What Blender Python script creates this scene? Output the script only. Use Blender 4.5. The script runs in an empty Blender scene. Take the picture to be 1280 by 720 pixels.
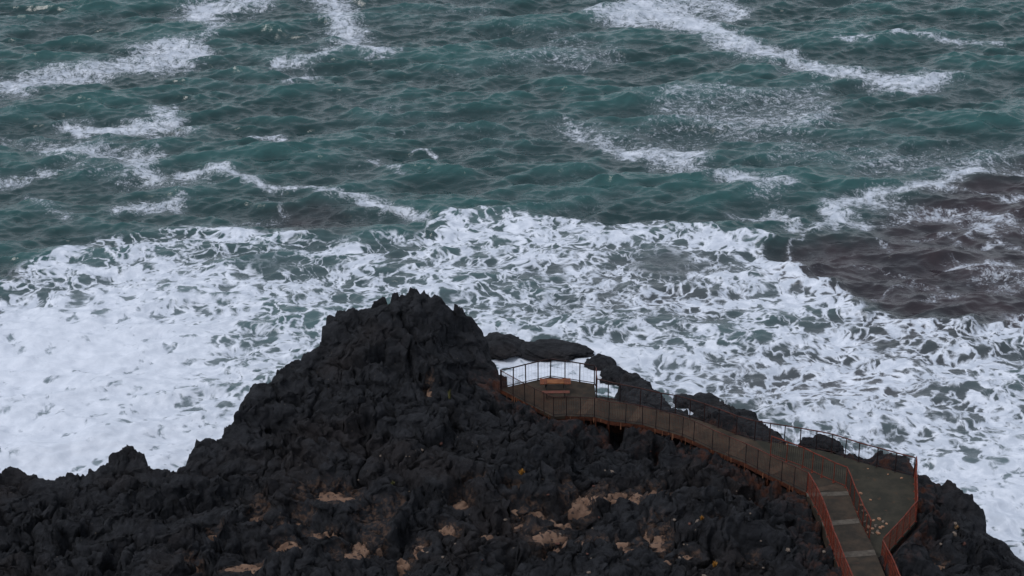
import bpy, bmesh, math, random
import numpy as np
from mathutils import Vector, Matrix

random.seed(7)
rng = np.random.default_rng(11)
scn = bpy.context.scene
COL = scn.collection

# ------------------------------------------------------------------ camera
CAMZ, PITCH, FPX = 51.0, math.radians(25.0), 2388.0
cd = bpy.data.cameras.new("camera")
cam = bpy.data.objects.new("camera", cd)
COL.objects.link(cam)
cam.location = (0, 0, CAMZ)
cam.rotation_euler = (math.pi / 2 - PITCH, 0, 0)
cd.sensor_width = 36.0
cd.lens = 36.0 * FPX / 1280.0
cd.clip_end = 20000
scn.camera = cam
CP, SP = math.cos(PITCH), math.sin(PITCH)


def ray(px, py):
    u, v = (px - 640.0) / FPX, -(py - 360.0) / FPX
    return np.array([u, CP + v * SP, -SP + v * CP])


def at(px, py, z=0.0):
    """ground-plane point at height z seen at a photo pixel"""
    d = ray(px, py)
    t = (z - CAMZ) / d[2]
    return np.array([d[0] * t, d[1] * t, z])


def proj(x, y, z):
    dz = z - CAMZ
    depth = y * CP - dz * SP
    depth = np.maximum(depth, 1.0)
    up = y * SP + dz * CP
    return 640 + FPX * x / depth, 360 - FPX * up / depth


# ------------------------------------------------------------------ noise
def _h(ix, iy, seed):
    h = (ix.astype(np.int64) * 374761393 + iy.astype(np.int64) * 668265263 + seed * 974634777) & 0xFFFFFFFF
    h = ((h ^ (h >> 13)) * 1274126177) & 0xFFFFFFFF
    h = ((h ^ (h >> 16)) * 2246822519) & 0xFFFFFFFF
    return ((h ^ (h >> 15)) & 0xFFFFFF) / float(0x1000000)


def perlin(x, y, seed=0):
    ix, iy = np.floor(x), np.floor(y)
    fx, fy = x - ix, y - iy
    u, v = fx * fx * fx * (fx * (fx * 6 - 15) + 10), fy * fy * fy * (fy * (fy * 6 - 15) + 10)

    def g(dx, dy):
        a = _h(ix + dx, iy + dy, seed) * 2 * math.pi
        return np.cos(a) * (fx - dx) + np.sin(a) * (fy - dy)
    a = g(0, 0) * (1 - u) + g(1, 0) * u
    b = g(0, 1) * (1 - u) + g(1, 1) * u
    return (a * (1 - v) + b * v) * 1.5


def fbm(x, y, seed=0, octv=4, gain=0.5):
    s, a = 0, 1.0
    for k in range(octv):
        s = s + a * perlin(x, y, seed + k * 17)
        x, y, a = x * 2.03 + 5.1, y * 2.03 - 3.7, a * gain
    return s


def worley(x, y, seed=0):
    ix, iy = np.floor(x), np.floor(y)
    f1 = np.full(x.shape, 9.0)
    f2 = np.full(x.shape, 9.0)
    idv = np.zeros(x.shape)
    for dx in (-1, 0, 1):
        for dy in (-1, 0, 1):
            cx, cy = ix + dx, iy + dy
            px = cx + 0.1 + 0.8 * _h(cx, cy, seed)
            py = cy + 0.1 + 0.8 * _h(cx, cy, seed + 91)
            d = np.hypot(px - x, py - y)
            nid = _h(cx, cy, seed + 55)
            near = d < f1
            f2 = np.where(near, f1, np.minimum(f2, d))
            idv = np.where(near, nid, idv)
            f1 = np.where(near, d, f1)
    return f1, f2, idv


def smooth(a, b, x):
    t = np.clip((x - a) / (b - a), 0, 1)
    return t * t * (3 - 2 * t)


def seg_dist(px, py, a, b):
    ax, ay = a
    bx, by = b
    vx, vy = bx - ax, by - ay
    L = vx * vx + vy * vy + 1e-12
    t = np.clip(((px - ax) * vx + (py - ay) * vy) / L, 0, 1)
    return np.hypot(px - ax - t * vx, py - ay - t * vy), t


def poly_sd(px, py, poly):
    """signed distance, positive inside"""
    d = np.full(px.shape, 1e9)
    ins = np.zeros(px.shape, bool)
    n = len(poly)
    for i in range(n):
        a, b = poly[i], poly[(i + 1) % n]
        dd, _ = seg_dist(px, py, a, b)
        d = np.minimum(d, dd)
        c = ((a[1] > py) != (b[1] > py))
        with np.errstate(divide='ignore', invalid='ignore'):
            xx = (b[0] - a[0]) * (py - a[1]) / (b[1] - a[1] + 1e-12) + a[0]
        ins ^= c & (px < xx)
    return np.where(ins, d, -d)


# ------------------------------------------------------------------ materials
def new_mat(name):
    m = bpy.data.materials.new(name)
    m.use_nodes = True
    nt = m.node_tree
    b = nt.nodes['Principled BSDF']
    return m, nt, b


def N(nt, t, **k):
    n = nt.nodes.new(t)
    for a, v in k.items():
        if a in ('operation', 'blend_type', 'data_type', 'feature', 'attribute_name', 'noise_dimensions',
                 'voronoi_dimensions', 'interpolation_type', 'noise_type', 'distance'):
            setattr(n, a, v)
        else:
            key = int(a[1:]) if a[0] == '_' and a[1:].isdigit() else a.replace('_', ' ')
            n.inputs[key].default_value = v
    return n


def math_n(nt, op, a, b=None, clamp=False, c=None):
    n = nt.nodes.new('ShaderNodeMath')
    n.operation = op
    n.use_clamp = clamp
    for i, v in enumerate((a, b, c)):
        if v is None:
            continue
        if isinstance(v, (int, float)):
            n.inputs[i].default_value = v
        else:
            nt.links.new(v, n.inputs[i])
    return n.outputs[0]


def mixc(nt, f, a, b, blend='MIX'):
    n = nt.nodes.new('ShaderNodeMix')
    n.data_type = 'RGBA'
    n.blend_type = blend
    for i, v in ((0, f), (6, a), (7, b)):
        if isinstance(v, (int, float)):
            n.inputs[i].default_value = v
        elif isinstance(v, tuple):
            n.inputs[i].default_value = (*v, 1.0)
        else:
            nt.links.new(v, n.inputs[i])
    return n.outputs[2]


def ramp(nt, x, lo, hi, olo=0.0, ohi=1.0, kind='SMOOTHSTEP'):
    n = nt.nodes.new('ShaderNodeMapRange')
    n.interpolation_type = kind
    n.clamp = True
    nt.links.new(x, n.inputs[0])
    for i, v in ((1, lo), (2, hi), (3, olo), (4, ohi)):
        if isinstance(v, (int, float)):
            n.inputs[i].default_value = v
        else:
            nt.links.new(v, n.inputs[i])
    return n.outputs[0]


def simple_mat(name, c1, c2, scale=6.0, rough=0.7, bump=0.3, metallic=0.0, bscale=None, spots=None):
    m, nt, b = new_mat(name)
    tc = nt.nodes.new('ShaderNodeTexCoord')
    n = N(nt, 'ShaderNodeTexNoise', Scale=scale, Detail=6.0, Roughness=0.65)
    nt.links.new(tc.outputs['Object'], n.inputs['Vector'])
    f = ramp(nt, n.outputs[0], 0.35, 0.65)
    c = mixc(nt, f, c1, c2)
    if spots:
        n3 = N(nt, 'ShaderNodeTexNoise', Scale=spots[1], Detail=4.0)
        nt.links.new(tc.outputs['Object'], n3.inputs['Vector'])
        c = mixc(nt, ramp(nt, n3.outputs[0], spots[2], spots[2] + 0.08), c, spots[0])
    nt.links.new(c, b.inputs['Base Color'])
    b.inputs['Roughness'].default_value = rough
    b.inputs['Metallic'].default_value = metallic
    b.inputs['Specular IOR Level'].default_value = 0.15
    n2 = N(nt, 'ShaderNodeTexNoise', Scale=bscale or scale * 5, Detail=4.0)
    nt.links.new(tc.outputs['Object'], n2.inputs['Vector'])
    bp = N(nt, 'ShaderNodeBump', Strength=bump, Distance=0.02)
    nt.links.new(n2.outputs[0], bp.inputs['Height'])
    nt.links.new(bp.outputs[0], b.inputs['Normal'])
    return m


M = {}
M['rail_red'] = simple_mat('rusty_red_paint', (0.150, 0.030, 0.018), (0.080, 0.019, 0.012), 5, 0.6, 0.2)
M['rail_dark'] = simple_mat('backlit_rusty_paint', (0.012, 0.010, 0.012), (0.028, 0.012, 0.011), 4, 0.55, 0.2)  # rusty red darkened in the colour itself, so far rails look backlit
M['rail_mid'] = simple_mat('part_backlit_rusty_rail', (0.090, 0.026, 0.019), (0.030, 0.014, 0.013), 0.35, 0.6, 0.1)  # darker patches in the colour imitate rail stretches backlit against the sea
M['infill_rust'] = simple_mat('rusty_infill', (0.100, 0.035, 0.020), (0.045, 0.019, 0.013), 2, 0.7, 0.1)
M['mesh_dark'] = simple_mat('dark_wire', (0.03, 0.018, 0.018), (0.05, 0.02, 0.017), 4, 0.6, 0.1)
M['rust_orange'] = simple_mat('orange_rust', (0.20, 0.095, 0.055), (0.08, 0.028, 0.016), 1.3, 0.8, 0.4)
M['deck'] = simple_mat('worn_deck', (0.020, 0.0170, 0.0140), (0.043, 0.0315, 0.0230), 1.3, 0.8, 0.25, bscale=14,
                       spots=((0.038, 0.024, 0.018), 1.6, 0.60))
M['terrace'] = simple_mat('terrace_deck', (0.0185, 0.0180, 0.0140), (0.034, 0.0300, 0.0225), 1.2, 0.8, 0.25, bscale=14,
                          spots=((0.045, 0.03, 0.02), 2.2, 0.62))
M['nosing'] = simple_mat('pale_step_nosing', (0.085, 0.075, 0.064), (0.05, 0.042, 0.036), 3, 0.85, 0.3)
M['joint'] = simple_mat('tan_ramp_plate', (0.060, 0.042, 0.031), (0.036, 0.026, 0.020), 2, 0.85, 0.3)
M['fascia'] = simple_mat('rusty_fascia', (0.085, 0.028, 0.015), (0.030, 0.012, 0.009), 5, 0.8, 0.4)
M['table_top'] = simple_mat('varnished_planks', (0.20, 0.080, 0.032), (0.13, 0.048, 0.020), 4, 0.6, 0.2)
M['table_end'] = simple_mat('reddish_end_boards', (0.14, 0.044, 0.020), (0.09, 0.030, 0.016), 4, 0.6, 0.2)
M['table_leg'] = simple_mat('black_leg_paint', (0.012, 0.012, 0.012), (0.02, 0.018, 0.016), 6, 0.6, 0.2)
M['bench'] = simple_mat('worn_red_bench', (0.13, 0.045, 0.035), (0.09, 0.04, 0.03), 5, 0.7, 0.2)
M['sand'] = simple_mat('coarse_sand', (0.170, 0.108, 0.078), (0.105, 0.064, 0.047), 2.2, 0.95, 0.6, bscale=40,
                       spots=((0.035, 0.026, 0.024), 5.0, 0.56))
M['stone_tan'] = simple_mat('tan_stone', (0.30, 0.17, 0.11), (0.17, 0.09, 0.06), 9, 0.9, 0.5)
M['stone_pale'] = simple_mat('pale_stone', (0.15, 0.12, 0.10), (0.08, 0.063, 0.054), 9, 0.9, 0.5)
M['stone_red'] = simple_mat('red_stone', (0.09, 0.04, 0.032), (0.05, 0.028, 0.024), 9, 0.9, 0.5)
M['ochre'] = simple_mat('ochre_plant', (0.42, 0.20, 0.04), (0.30, 0.16, 0.04), 9, 0.9, 0.2)
M['straw'] = simple_mat('dry_straw', (0.42, 0.28, 0.16), (0.28, 0.17, 0.09), 9, 0.9, 0.2)
M['yellowgreen'] = simple_mat('yellow_green_plant', (0.14, 0.13, 0.05), (0.09, 0.09, 0.035), 9, 0.9, 0.2)


def rock_mat():
    m, nt, b = new_mat('dark_lava')
    tc = nt.nodes.new('ShaderNodeTexCoord')
    P = tc.outputs['Object']

    def noise(scale, detail=5, rough=0.6, dist=0.0):
        n = N(nt, 'ShaderNodeTexNoise', Scale=scale, Detail=detail, Roughness=rough, Distortion=dist)
        nt.links.new(P, n.inputs['Vector'])
        return n.outputs[0]
    big, mid, fine = noise(0.16, 4), noise(1.4, 6, 0.65, 0.3), noise(9, 6, 0.7)
    c = mixc(nt, ramp(nt, mid, 0.33, 0.7), (0.0075, 0.0085, 0.0115), (0.021, 0.0225, 0.028))
    c = mixc(nt, ramp(nt, big, 0.48, 0.66, 0, 0.5), c, (0.018, 0.0135, 0.0135))
    # rare tan dust and lichen specks
    sp = noise(3.3, 7, 0.75)
    c = mixc(nt, math_n(nt, 'MULTIPLY', ramp(nt, sp, 0.64, 0.72), ramp(nt, big, 0.40, 0.6, 0.0, 0.7)), c, (0.085, 0.058, 0.047))
    sp2 = noise(7.7, 3, 0.5)
    c = mixc(nt, ramp(nt, sp2, 0.735, 0.76, 0, 0.8), c, (0.16, 0.13, 0.10))
    # rusty soil below the walkway
    at_ = N(nt, 'ShaderNodeAttribute', attribute_name='rust')
    c = mixc(nt, math_n(nt, 'MULTIPLY', at_.outputs['Fac'], ramp(nt, mid, 0.46, 0.66)), c, (0.060, 0.021, 0.012))
    dst = N(nt, 'ShaderNodeAttribute', attribute_name='dust')
    c = mixc(nt, math_n(nt, 'MULTIPLY', dst.outputs['Fac'], ramp(nt, sp, 0.46, 0.60)), c, (0.085, 0.052, 0.038))
    wet = N(nt, 'ShaderNodeAttribute', attribute_name='wet')
    nt.links.new(c, b.inputs['Base Color'])
    r = ramp(nt, wet.outputs['Fac'], 0.0, 1.0, 0.82, 0.35)
    nt.links.new(r, b.inputs['Roughness'])
    b.inputs['Specular IOR Level'].default_value = 0.2
    vz = N(nt, 'ShaderNodeTexVoronoi', Scale=3.2)
    nt.links.new(P, vz.inputs['Vector'])
    hgt = math_n(nt, 'ADD', math_n(nt, 'MULTIPLY', fine, 0.5), math_n(nt, 'MULTIPLY', mid, 1.2))
    hgt = math_n(nt, 'ADD', hgt, math_n(nt, 'MULTIPLY', vz.outputs['Distance'], -0.6))
    gr = noise(28, 4, 0.75)
    hgt = math_n(nt, 'ADD', hgt, math_n(nt, 'MULTIPLY', gr, 0.25))
    bp = N(nt, 'ShaderNodeBump', Strength=1.0, Distance=0.22)
    nt.links.new(hgt, bp.inputs['Height'])
    nt.links.new(bp.outputs[0], b.inputs['Normal'])
    return m


M['rock'] = rock_mat()


def water_mat():
    m, nt, b = new_mat('sea_water')
    L = nt.links
    tc = nt.nodes.new('ShaderNodeTexCoord')
    P0 = tc.outputs['Object']

    def attr(n_):
        return N(nt, 'ShaderNodeAttribute', attribute_name=n_).outputs['Fac']
    lace, film, mud, milk, hgt, dense = (attr(k) for k in ('lace', 'film', 'mud', 'milk', 'crest', 'dense'))

    def vec_add(a, bb, s):
        sc = nt.nodes.new('ShaderNodeVectorMath')
        sc.operation = 'MULTIPLY_ADD'
        L.new(bb, sc.inputs[0])
        sc.inputs[1].default_value = s
        L.new(a, sc.inputs[2])
        return sc.outputs[0]

    def noise(P, scale, detail=4, rough=0.55, dist=0.0):
        n = N(nt, 'ShaderNodeTexNoise', Scale=scale, Detail=detail, Roughness=rough, Distortion=dist)
        L.new(P, n.inputs['Vector'])
        return n
    # flow warp
    w1 = noise(P0, 0.22, 2)
    P1 = vec_add(P0, w1.outputs['Color'], (2.6, 2.0, 0))
    w2 = noise(P1, 0.9, 3)
    P2 = vec_add(P1, w2.outputs['Color'], (0.75, 0.55, 0))
    sc = nt.nodes.new('ShaderNodeVectorMath')
    sc.operation = 'MULTIPLY'
    L.new(P2, sc.inputs[0])
    sc.inputs[1].default_value = (1.05, 0.90, 0.0)
    P3 = sc.outputs[0]

    fn = noise(P2, 1.3, 6, 0.62).outputs[0]
    fn2 = noise(P0, 0.35, 3, 0.5).outputs[0]
    fine = noise(P1, 6.0, 4, 0.65).outputs[0]
    # network of holes: large where v large
    def pits(scale):
        v = N(nt, 'ShaderNodeTexVoronoi', Scale=scale, Randomness=1.0)
        v.voronoi_dimensions = '2D'
        v.feature = 'SMOOTH_F1'
        v.inputs['Smoothness'].default_value = 0.25
        L.new(P3, v.inputs['Vector'])
        return math_n(nt, 'SUBTRACT', 0.5, v.outputs['Distance'])
    def crease(P, scale, det, k):
        n_ = noise(P, scale, det, 0.5).outputs[0]
        return math_n(nt, 'MULTIPLY', math_n(nt, 'ABSOLUTE', math_n(nt, 'SUBTRACT', n_, 0.5)), k)
    sh = nt.nodes.new('ShaderNodeVectorMath')
    sh.operation = 'ADD'
    L.new(P3, sh.inputs[0])
    sh.inputs[1].default_value = (31.0, 17.0, 5.0)
    c1, c2, c3 = crease(P3, 0.50, 2.0, 1.0), crease(sh.outputs[0], 0.85, 2.0, 1.15), crease(P3, 2.2, 2.5, 1.0)
    net = math_n(nt, 'SMOOTH_MIN', c1, c2, c=0.03)
    hole = math_n(nt, 'MULTIPLY', net, 7.5)
    for q_, w_ in ((c3, 1.9), (pits(1.1), 0.18), (pits(3.0), 0.18), (math_n(nt, 'SUBTRACT', fn2, 0.5), 1.6),
                   (math_n(nt, 'SUBTRACT', fn, 0.5), 0.30), (math_n(nt, 'SUBTRACT', fine, 0.5), 0.42)):
        hole = math_n(nt, 'ADD', hole, math_n(nt, 'MULTIPLY', q_, w_))
    hole = math_n(nt, 'ADD', hole, -0.09)
    sig = math_n(nt, 'SUBTRACT', lace, hole)            # >0 foam
    f_lace = ramp(nt, sig, -0.34, 0.22)
    f_lace = math_n(nt, 'MULTIPLY', f_lace, ramp(nt, lace, 0.02, 0.18))
    # film / wind streak foam, speckled
    st = nt.nodes.new('ShaderNodeVectorMath')
    st.operation = 'MULTIPLY'
    L.new(P1, st.inputs[0])
    st.inputs[1].default_value = (0.8, 1.0, 0.0)
    sn = noise(st.outputs[0], 2.1, 6, 0.75, 0.3).outputs[0]
    sn2 = noise(st.outputs[0], 9.0, 3, 0.6).outputs[0]
    nn = math_n(nt, 'ADD', math_n(nt, 'MULTIPLY', math_n(nt, 'SUBTRACT', sn, 0.5), 3.4),
                math_n(nt, 'MULTIPLY', math_n(nt, 'SUBTRACT', sn2, 0.5), 1.6))
    s2 = math_n(nt, 'ADD', math_n(nt, 'ADD', film, nn), -0.5)
    f_film = ramp(nt, s2, -0.20, 0.70)
    f_film = math_n(nt, 'MULTIPLY', f_film, ramp(nt, film, 0.02, 0.35, 0, 0.86))
    foam = math_n(nt, 'MAXIMUM', f_lace, f_film, True)
    # colours of the water body
    teal = mixc(nt, ramp(nt, hgt, -0.25, 0.40), (0.0035, 0.026, 0.029), (0.0145, 0.067, 0.069))
    brown = mixc(nt, ramp(nt, fn2, 0.35, 0.65), (0.019, 0.012, 0.0165), (0.010, 0.0085, 0.013))
    body = mixc(nt, mud, teal, brown)
    milky = mixc(nt, mud, (0.115, 0.150, 0.172), (0.115, 0.108, 0.125))
    mlk = math_n(nt, 'MULTIPLY', milk, ramp(nt, sig, -0.55, 0.0, 0.55, 1.0))
    body = mixc(nt, mlk, body, milky)
    body = mixc(nt, math_n(nt, 'MULTIPLY', ramp(nt, dense, 0.1, 0.8, 0.0, 0.85), ramp(nt, sig, -0.6, -0.05, 0.3, 1.0)), body, (0.30, 0.345, 0.41))
    white = mixc(nt, ramp(nt, fn, 0.35, 0.7), (0.42, 0.465, 0.55), (0.62, 0.66, 0.75))
    white = mixc(nt, math_n(nt, 'MULTIPLY', ramp(nt, dense, 0.2, 1.0, 0, 0.6), 1.0), white, (0.56, 0.60, 0.69))
    c = mixc(nt, foam, body, white)
    L.new(c, b.inputs['Base Color'])
    L.new(ramp(nt, foam, 0, 0.8, 0.13, 0.75), b.inputs['Roughness'])
    b.inputs['IOR'].default_value = 1.333
    b.inputs['Specular IOR Level'].default_value = 0.75
    # fine ripples
    rs = nt.nodes.new('ShaderNodeVectorMath')
    rs.operation = 'MULTIPLY'
    L.new(P0, rs.inputs[0])
    rs.inputs[1].default_value = (0.5, 1.0, 1.0)
    r1 = noise(rs.outputs[0], 1.7, 4, 0.6, 0.3).outputs[0]
    r2 = noise(rs.outputs[0], 6.5, 3, 0.6).outputs[0]
    hh = math_n(nt, 'ADD', math_n(nt, 'MULTIPLY', r1, 0.10), math_n(nt, 'MULTIPLY', r2, 0.03))
    hh = math_n(nt, 'ADD', hh, math_n(nt, 'MULTIPLY', foam, 0.05))
    bp = N(nt, 'ShaderNodeBump', Strength=0.8, Distance=0.9)
    L.new(hh, bp.inputs['Height'])
    L.new(bp.outputs[0], b.inputs['Normal'])
    return m


M['water'] = water_mat()


# ------------------------------------------------------------------ mesh helpers
def obj(name, me_or_bm, mat, parent=None, smooth_=False):
    if isinstance(me_or_bm, bmesh.types.BMesh):
        me = bpy.data.meshes.new(name)
        me_or_bm.to_mesh(me)
        me_or_bm.free()
    else:
        me = me_or_bm
    mats = mat if isinstance(mat, (list, tuple)) else [mat]
    for q in mats:
        me.materials.append(q)
    if smooth_:
        me.polygons.foreach_set('use_smooth', [True] * len(me.polygons))
    o = bpy.data.objects.new(name, me)
    COL.objects.link(o)
    if parent:
        o.parent = parent
    return o


def tag(o, label=None, cat=None, group=None, kind=None):
    if label:
        o['label'] = label
    if cat:
        o['category'] = cat
    if group:
        o['group'] = group
    if kind:
        o['kind'] = kind
    return o


def empty(name, loc, rz=0.0):
    o = bpy.data.objects.new(name, None)
    COL.objects.link(o)
    o.location = loc
    o.rotation_euler = (0, 0, rz)
    return o


def grid_mesh(name, X, Y, Z, attrs=None):
    ny, nx = X.shape
    me = bpy.data.meshes.new(name)
    co = np.stack([X, Y, Z], -1).reshape(-1, 3).astype(np.float32)
    nv = nx * ny
    idx = np.arange(nv).reshape(ny, nx)
    q = np.stack([idx[:-1, :-1], idx[:-1, 1:], idx[1:, 1:], idx[1:, :-1]], -1).reshape(-1)
    nf = (nx - 1) * (ny - 1)
    me.vertices.add(nv)
    me.vertices.foreach_set('co', co.ravel())
    me.loops.add(nf * 4)
    me.loops.foreach_set('vertex_index', q.astype(np.int32))
    me.polygons.add(nf)
    me.polygons.foreach_set('loop_start', (np.arange(nf) * 4).astype(np.int32))
    me.polygons.foreach_set('use_smooth', np.ones(nf, bool))
    me.update(calc_edges=True)
    for k, a in (attrs or {}).items():
        at_ = me.attributes.new(k, 'FLOAT', 'POINT')
        at_.data.foreach_set('value', a.reshape(-1).astype(np.float32))
    return me


def box(bm, c, sx, sy, sz, rz=0.0, rot=None):
    m = Matrix.Translation(c) @ (rot if rot is not None else Matrix.Rotation(rz, 4, 'Z')) @ Matrix.Diagonal((sx, sy, sz, 1))
    bmesh.ops.create_cube(bm, size=1.0, matrix=m)


def bar(bm, a, b, r, seg=6):
    a, b = Vector(a), Vector(b)
    d = b - a
    if d.length < 1e-6:
        return
    m = Matrix.Translation((a + b) / 2) @ d.to_track_quat('Z', 'Y').to_matrix().to_4x4()
    bmesh.ops.create_cone(bm, cap_ends=True, segments=seg, radius1=r, radius2=r, depth=d.length, matrix=m)


# ------------------------------------------------------------------ deck plan (photo pixels -> world at deck height)
DZ = 5.0
FAR_EDGE = [(625, 486), (688, 471), (743, 480), (744, 496), (775, 502), (800, 508), (826, 513.5), (844, 517), (862, 521.5),
            (880, 527), (898, 534), (920, 543), (943, 550), (980, 555), (1020, 562), (1039, 566), (1073, 577),
            (1143, 596), (1145, 652), (1102, 700)]
NEAR_EDGE = [(625, 486), (655, 502), (692, 521), (708, 520), (743, 521), (761, 526), (803, 531), (853, 545), (867, 551), (890, 562),
             (932, 579), (961, 594), (1008, 616)]
P_near = [at(x, y, DZ) for x, y in NEAR_EDGE]
P_far = [at(x, y, DZ) for x, y in FAR_EDGE]
neck = [at(1092, 692, DZ), at(1085, 674, DZ), at(1073, 648, DZ), at(1060, 614, DZ)]
DECK = [tuple(p[:2]) for p in P_far] + [tuple(p[:2]) for p in neck] + [tuple(p[:2]) for p in reversed(P_near[1:])]
STEPS = [  # left-front, right-front lines of the stair flight (px), rising towards the viewer
    ((1008, 616), (1060, 614)), ((1027, 652), (1073, 648)), ((1040, 691), (1093, 687)), ((1062, 745), (1114, 738)),
    ((1085, 800), (1140, 792))]
STZ = [DZ + 0.17 * (k + 1) for k in range(4)]
stair_plan = [tuple(at(*STEPS[0][0], DZ)[:2]), tuple(at(*STEPS[-1][0], DZ + .5)[:2]), tuple(at(*STEPS[-1][1], DZ + .5)[:2]),
              tuple(at(*STEPS[0][1], DZ)[:2])]

# ------------------------------------------------------------------ terrain
EDGE = [(-420, 640, 4.5), (-60, 604, 4.5), (0, 592, 4.5), (12, 588, 4.6), (25, 587, 4.6), (40, 592, 4.6), (48, 602, 4.4), (75, 605, 4.2),
        (104, 603, 4.2), (106, 580, 5.0), (120, 576, 5.1), (138, 571, 5.2), (163, 566, 5.3), (178, 570, 5.2), (192, 582, 5.0), (215, 593, 4.6),
        (230, 594, 4.4), (236, 574, 4.8), (248, 560, 5.0), (262, 553, 5.1), (283, 555, 5.1), (287, 536, 5.4), (303, 516, 5.6),
        (313, 496, 5.8), (322, 484, 5.9), (350, 472, 6.0), (384, 462, 6.0), (388, 446, 6.3), (406, 430, 6.5), (408, 412, 6.9),
        (422, 396, 7.4), (428, 387, 7.8), (445, 390, 7.9), (462, 386, 8.1), (484, 384, 8.3), (488, 372, 8.7), (505, 366, 9.0),
        (518, 361, 9.2), (536, 361, 9.2), (541, 376, 8.7), (560, 382, 8.2), (578, 390, 7.8), (592, 396, 7.4), (602, 408, 6.8),
        (603, 428, 5.9), (607, 448, 5.3), (616, 462, 5.0), (627, 478, 4.7), (645, 485, 4.4), (688, 477, 4.3), (738, 485, 4.3),
        (748, 498, 4.3), (778, 501, 4.2), (783, 488, 3.6), (779, 470, 2.6), (792, 464, 2.6), (802, 476, 2.6), (815, 485, 2.8),
        (828, 496, 3.1), (842, 508, 3.6), (862, 510, 3.8), (876, 503, 3.8), (892, 499, 3.9), (908, 502, 3.9), (920, 512, 3.9),
        (940, 515, 4.0), (957, 528, 4.2), (976, 545, 4.3), (1000, 563, 4.4), (1010, 553, 4.3), (1025, 547, 4.3), (1041, 550, 4.3),
        (1047, 562, 4.4), (1060, 573, 4.5), (1078, 570, 4.8), (1095, 563, 5.2), (1110, 563, 5.2), (1122, 573, 5.0), (1138, 573, 5.0),
        (1148, 588, 4.8), (1165, 597, 4.7), (1188, 598, 4.6), (1200, 606, 4.4), (1215, 610, 4.3), (1232, 628, 4.0),
        (1243, 643, 3.9), (1256, 655, 3.6), (1258, 668, 2.9), (1250, 690, 1.6), (1244, 712, 0.6), (1262, 716, 0.8), (1292, 716, 1.3), (1370, 730, 3.0),
        (1700, 900, 4.0)]
EDGE_XY = [tuple(at(a, b, z)[:2]) for a, b, z in EDGE]
LAND = [(-900, EDGE_XY[0][1] - 12)] + EDGE_XY + [(900, EDGE_XY[-1][1] - 10), (900, -900), (-900, -900)]
INNER = [(450, 430, 7.4), (530, 410, 8.4), (575, 430, 7.0), (540, 470, 6.8), (605, 500, 5.4), (450, 500, 6.3), (350, 530, 5.6),
         (300, 600, 5.0), (240, 640, 4.2), (170, 610, 5.2), (60, 630, 4.6), (130, 690, 3.8), (50, 715, 5.0), (240, 690, 5.6), (320, 650, 6.0),
         (410, 622, 5.2), (475, 655, 5.1), (550, 580, 5.9), (620, 560, 5.3), (660, 590, 5.3), (700, 560, 4.4), (800, 570, 4.0), (880, 590, 4.2),
         (940, 620, 4.3), (900, 680, 5.2), (750, 645, 5.1), (750, 705, 5.6), (600, 690, 5.8), (980, 640, 4.2), (1000, 705, 5.2),
         (1180, 640, 4.9), (1150, 695, 4.9), (1230, 680, 4.3), (850, 640, 5.0), (640, 640, 5.1), (700, 610, 5.0), (400, 700, 6.0),
         (500, 760, 6.4), (900, 800, 6.2), (100, 800, 6.2), (1200, 800, 5.2), (640, 1500, 7.5), (-800, 900, 6.5), (2000, 1200, 6.5)]
CTRL = np.array([[*at(a, b, z)[:2], z] for a, b, z in (EDGE[::2] + INNER)])
SAND = [  # px, py, rx px, ry px
    (412, 622, 34, 12), (470, 652, 18, 9), (466, 672, 12, 9), (436, 706, 20, 6), (655, 634, 26, 6), (722, 616, 20, 8),
    (762, 607, 20, 5), (808, 607, 34, 8), (820, 662, 13, 11), (690, 667, 26, 8), (735, 680, 12, 6), (777, 680, 22, 8),
    (791, 694, 13, 6), (309, 717, 26, 5), (235, 714, 12, 5), (322, 645, 9, 10), (576, 631, 10, 5), (674, 700, 7, 4),
    (526, 686, 8, 5), (538, 516, 4, 6), (500, 640, 7, 4), (610, 668, 9, 4), (700, 640, 14, 4), (665, 640, 16, 4), (745, 612, 16, 5), (785, 606, 16, 4), (860, 690, 10, 4), (360, 690, 14, 4), (450, 690, 9, 8), (590, 610, 9, 4), (640, 615, 8, 3), (560, 660, 9, 4), (500, 700, 10, 4), (380, 650, 10, 4), (270, 670, 9, 4), (830, 700, 12, 4), (900, 665, 9, 4), (940, 700, 10, 4), (650, 655, 8, 4), (850, 620, 12, 4), (1170, 690, 12, 4), (350, 668, 9, 3), (405, 668, 16, 3)]


EDGE_A = np.array([[*at(a, b, z)[:2], z] for a, b, z in EDGE])


def _idw(P_, x, y, eps, pw):
    num = np.zeros(x.shape)
    den = np.zeros(x.shape)
    for cx, cy, cz in P_:
        w = 1.0 / ((x - cx) ** 2 + (y - cy) ** 2 + eps) ** pw
        num += w * cz
        den += w
    return num / den


def base_h(x, y, d=None):
    s_ = _idw(CTRL, x, y, 3.5, 1.7)
    if d is None:
        d = poly_sd(x, y, LAND)
    e_ = _idw(EDGE_A, x, y, 0.9, 2.0)
    k = smooth(0.2, 4.0, d)
    return e_ * (1 - k) + s_ * k


SAND_W = []
for (a, b_, rx, ry) in SAND:
    c = at(a, b_, 5.2)
    SAND_W.append((c[0], c[1], rx / 26.0 * (1.2 if rx < 20 else 1.0), ry / 13.0 * (1.4 if rx < 20 else 1.15), float(base_h(np.array([c[0]]), np.array([c[1]]))[0])))


def dome(f1, r=0.78):
    return np.sqrt(np.clip(1 - (f1 / r) ** 2, 0, 1))


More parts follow.
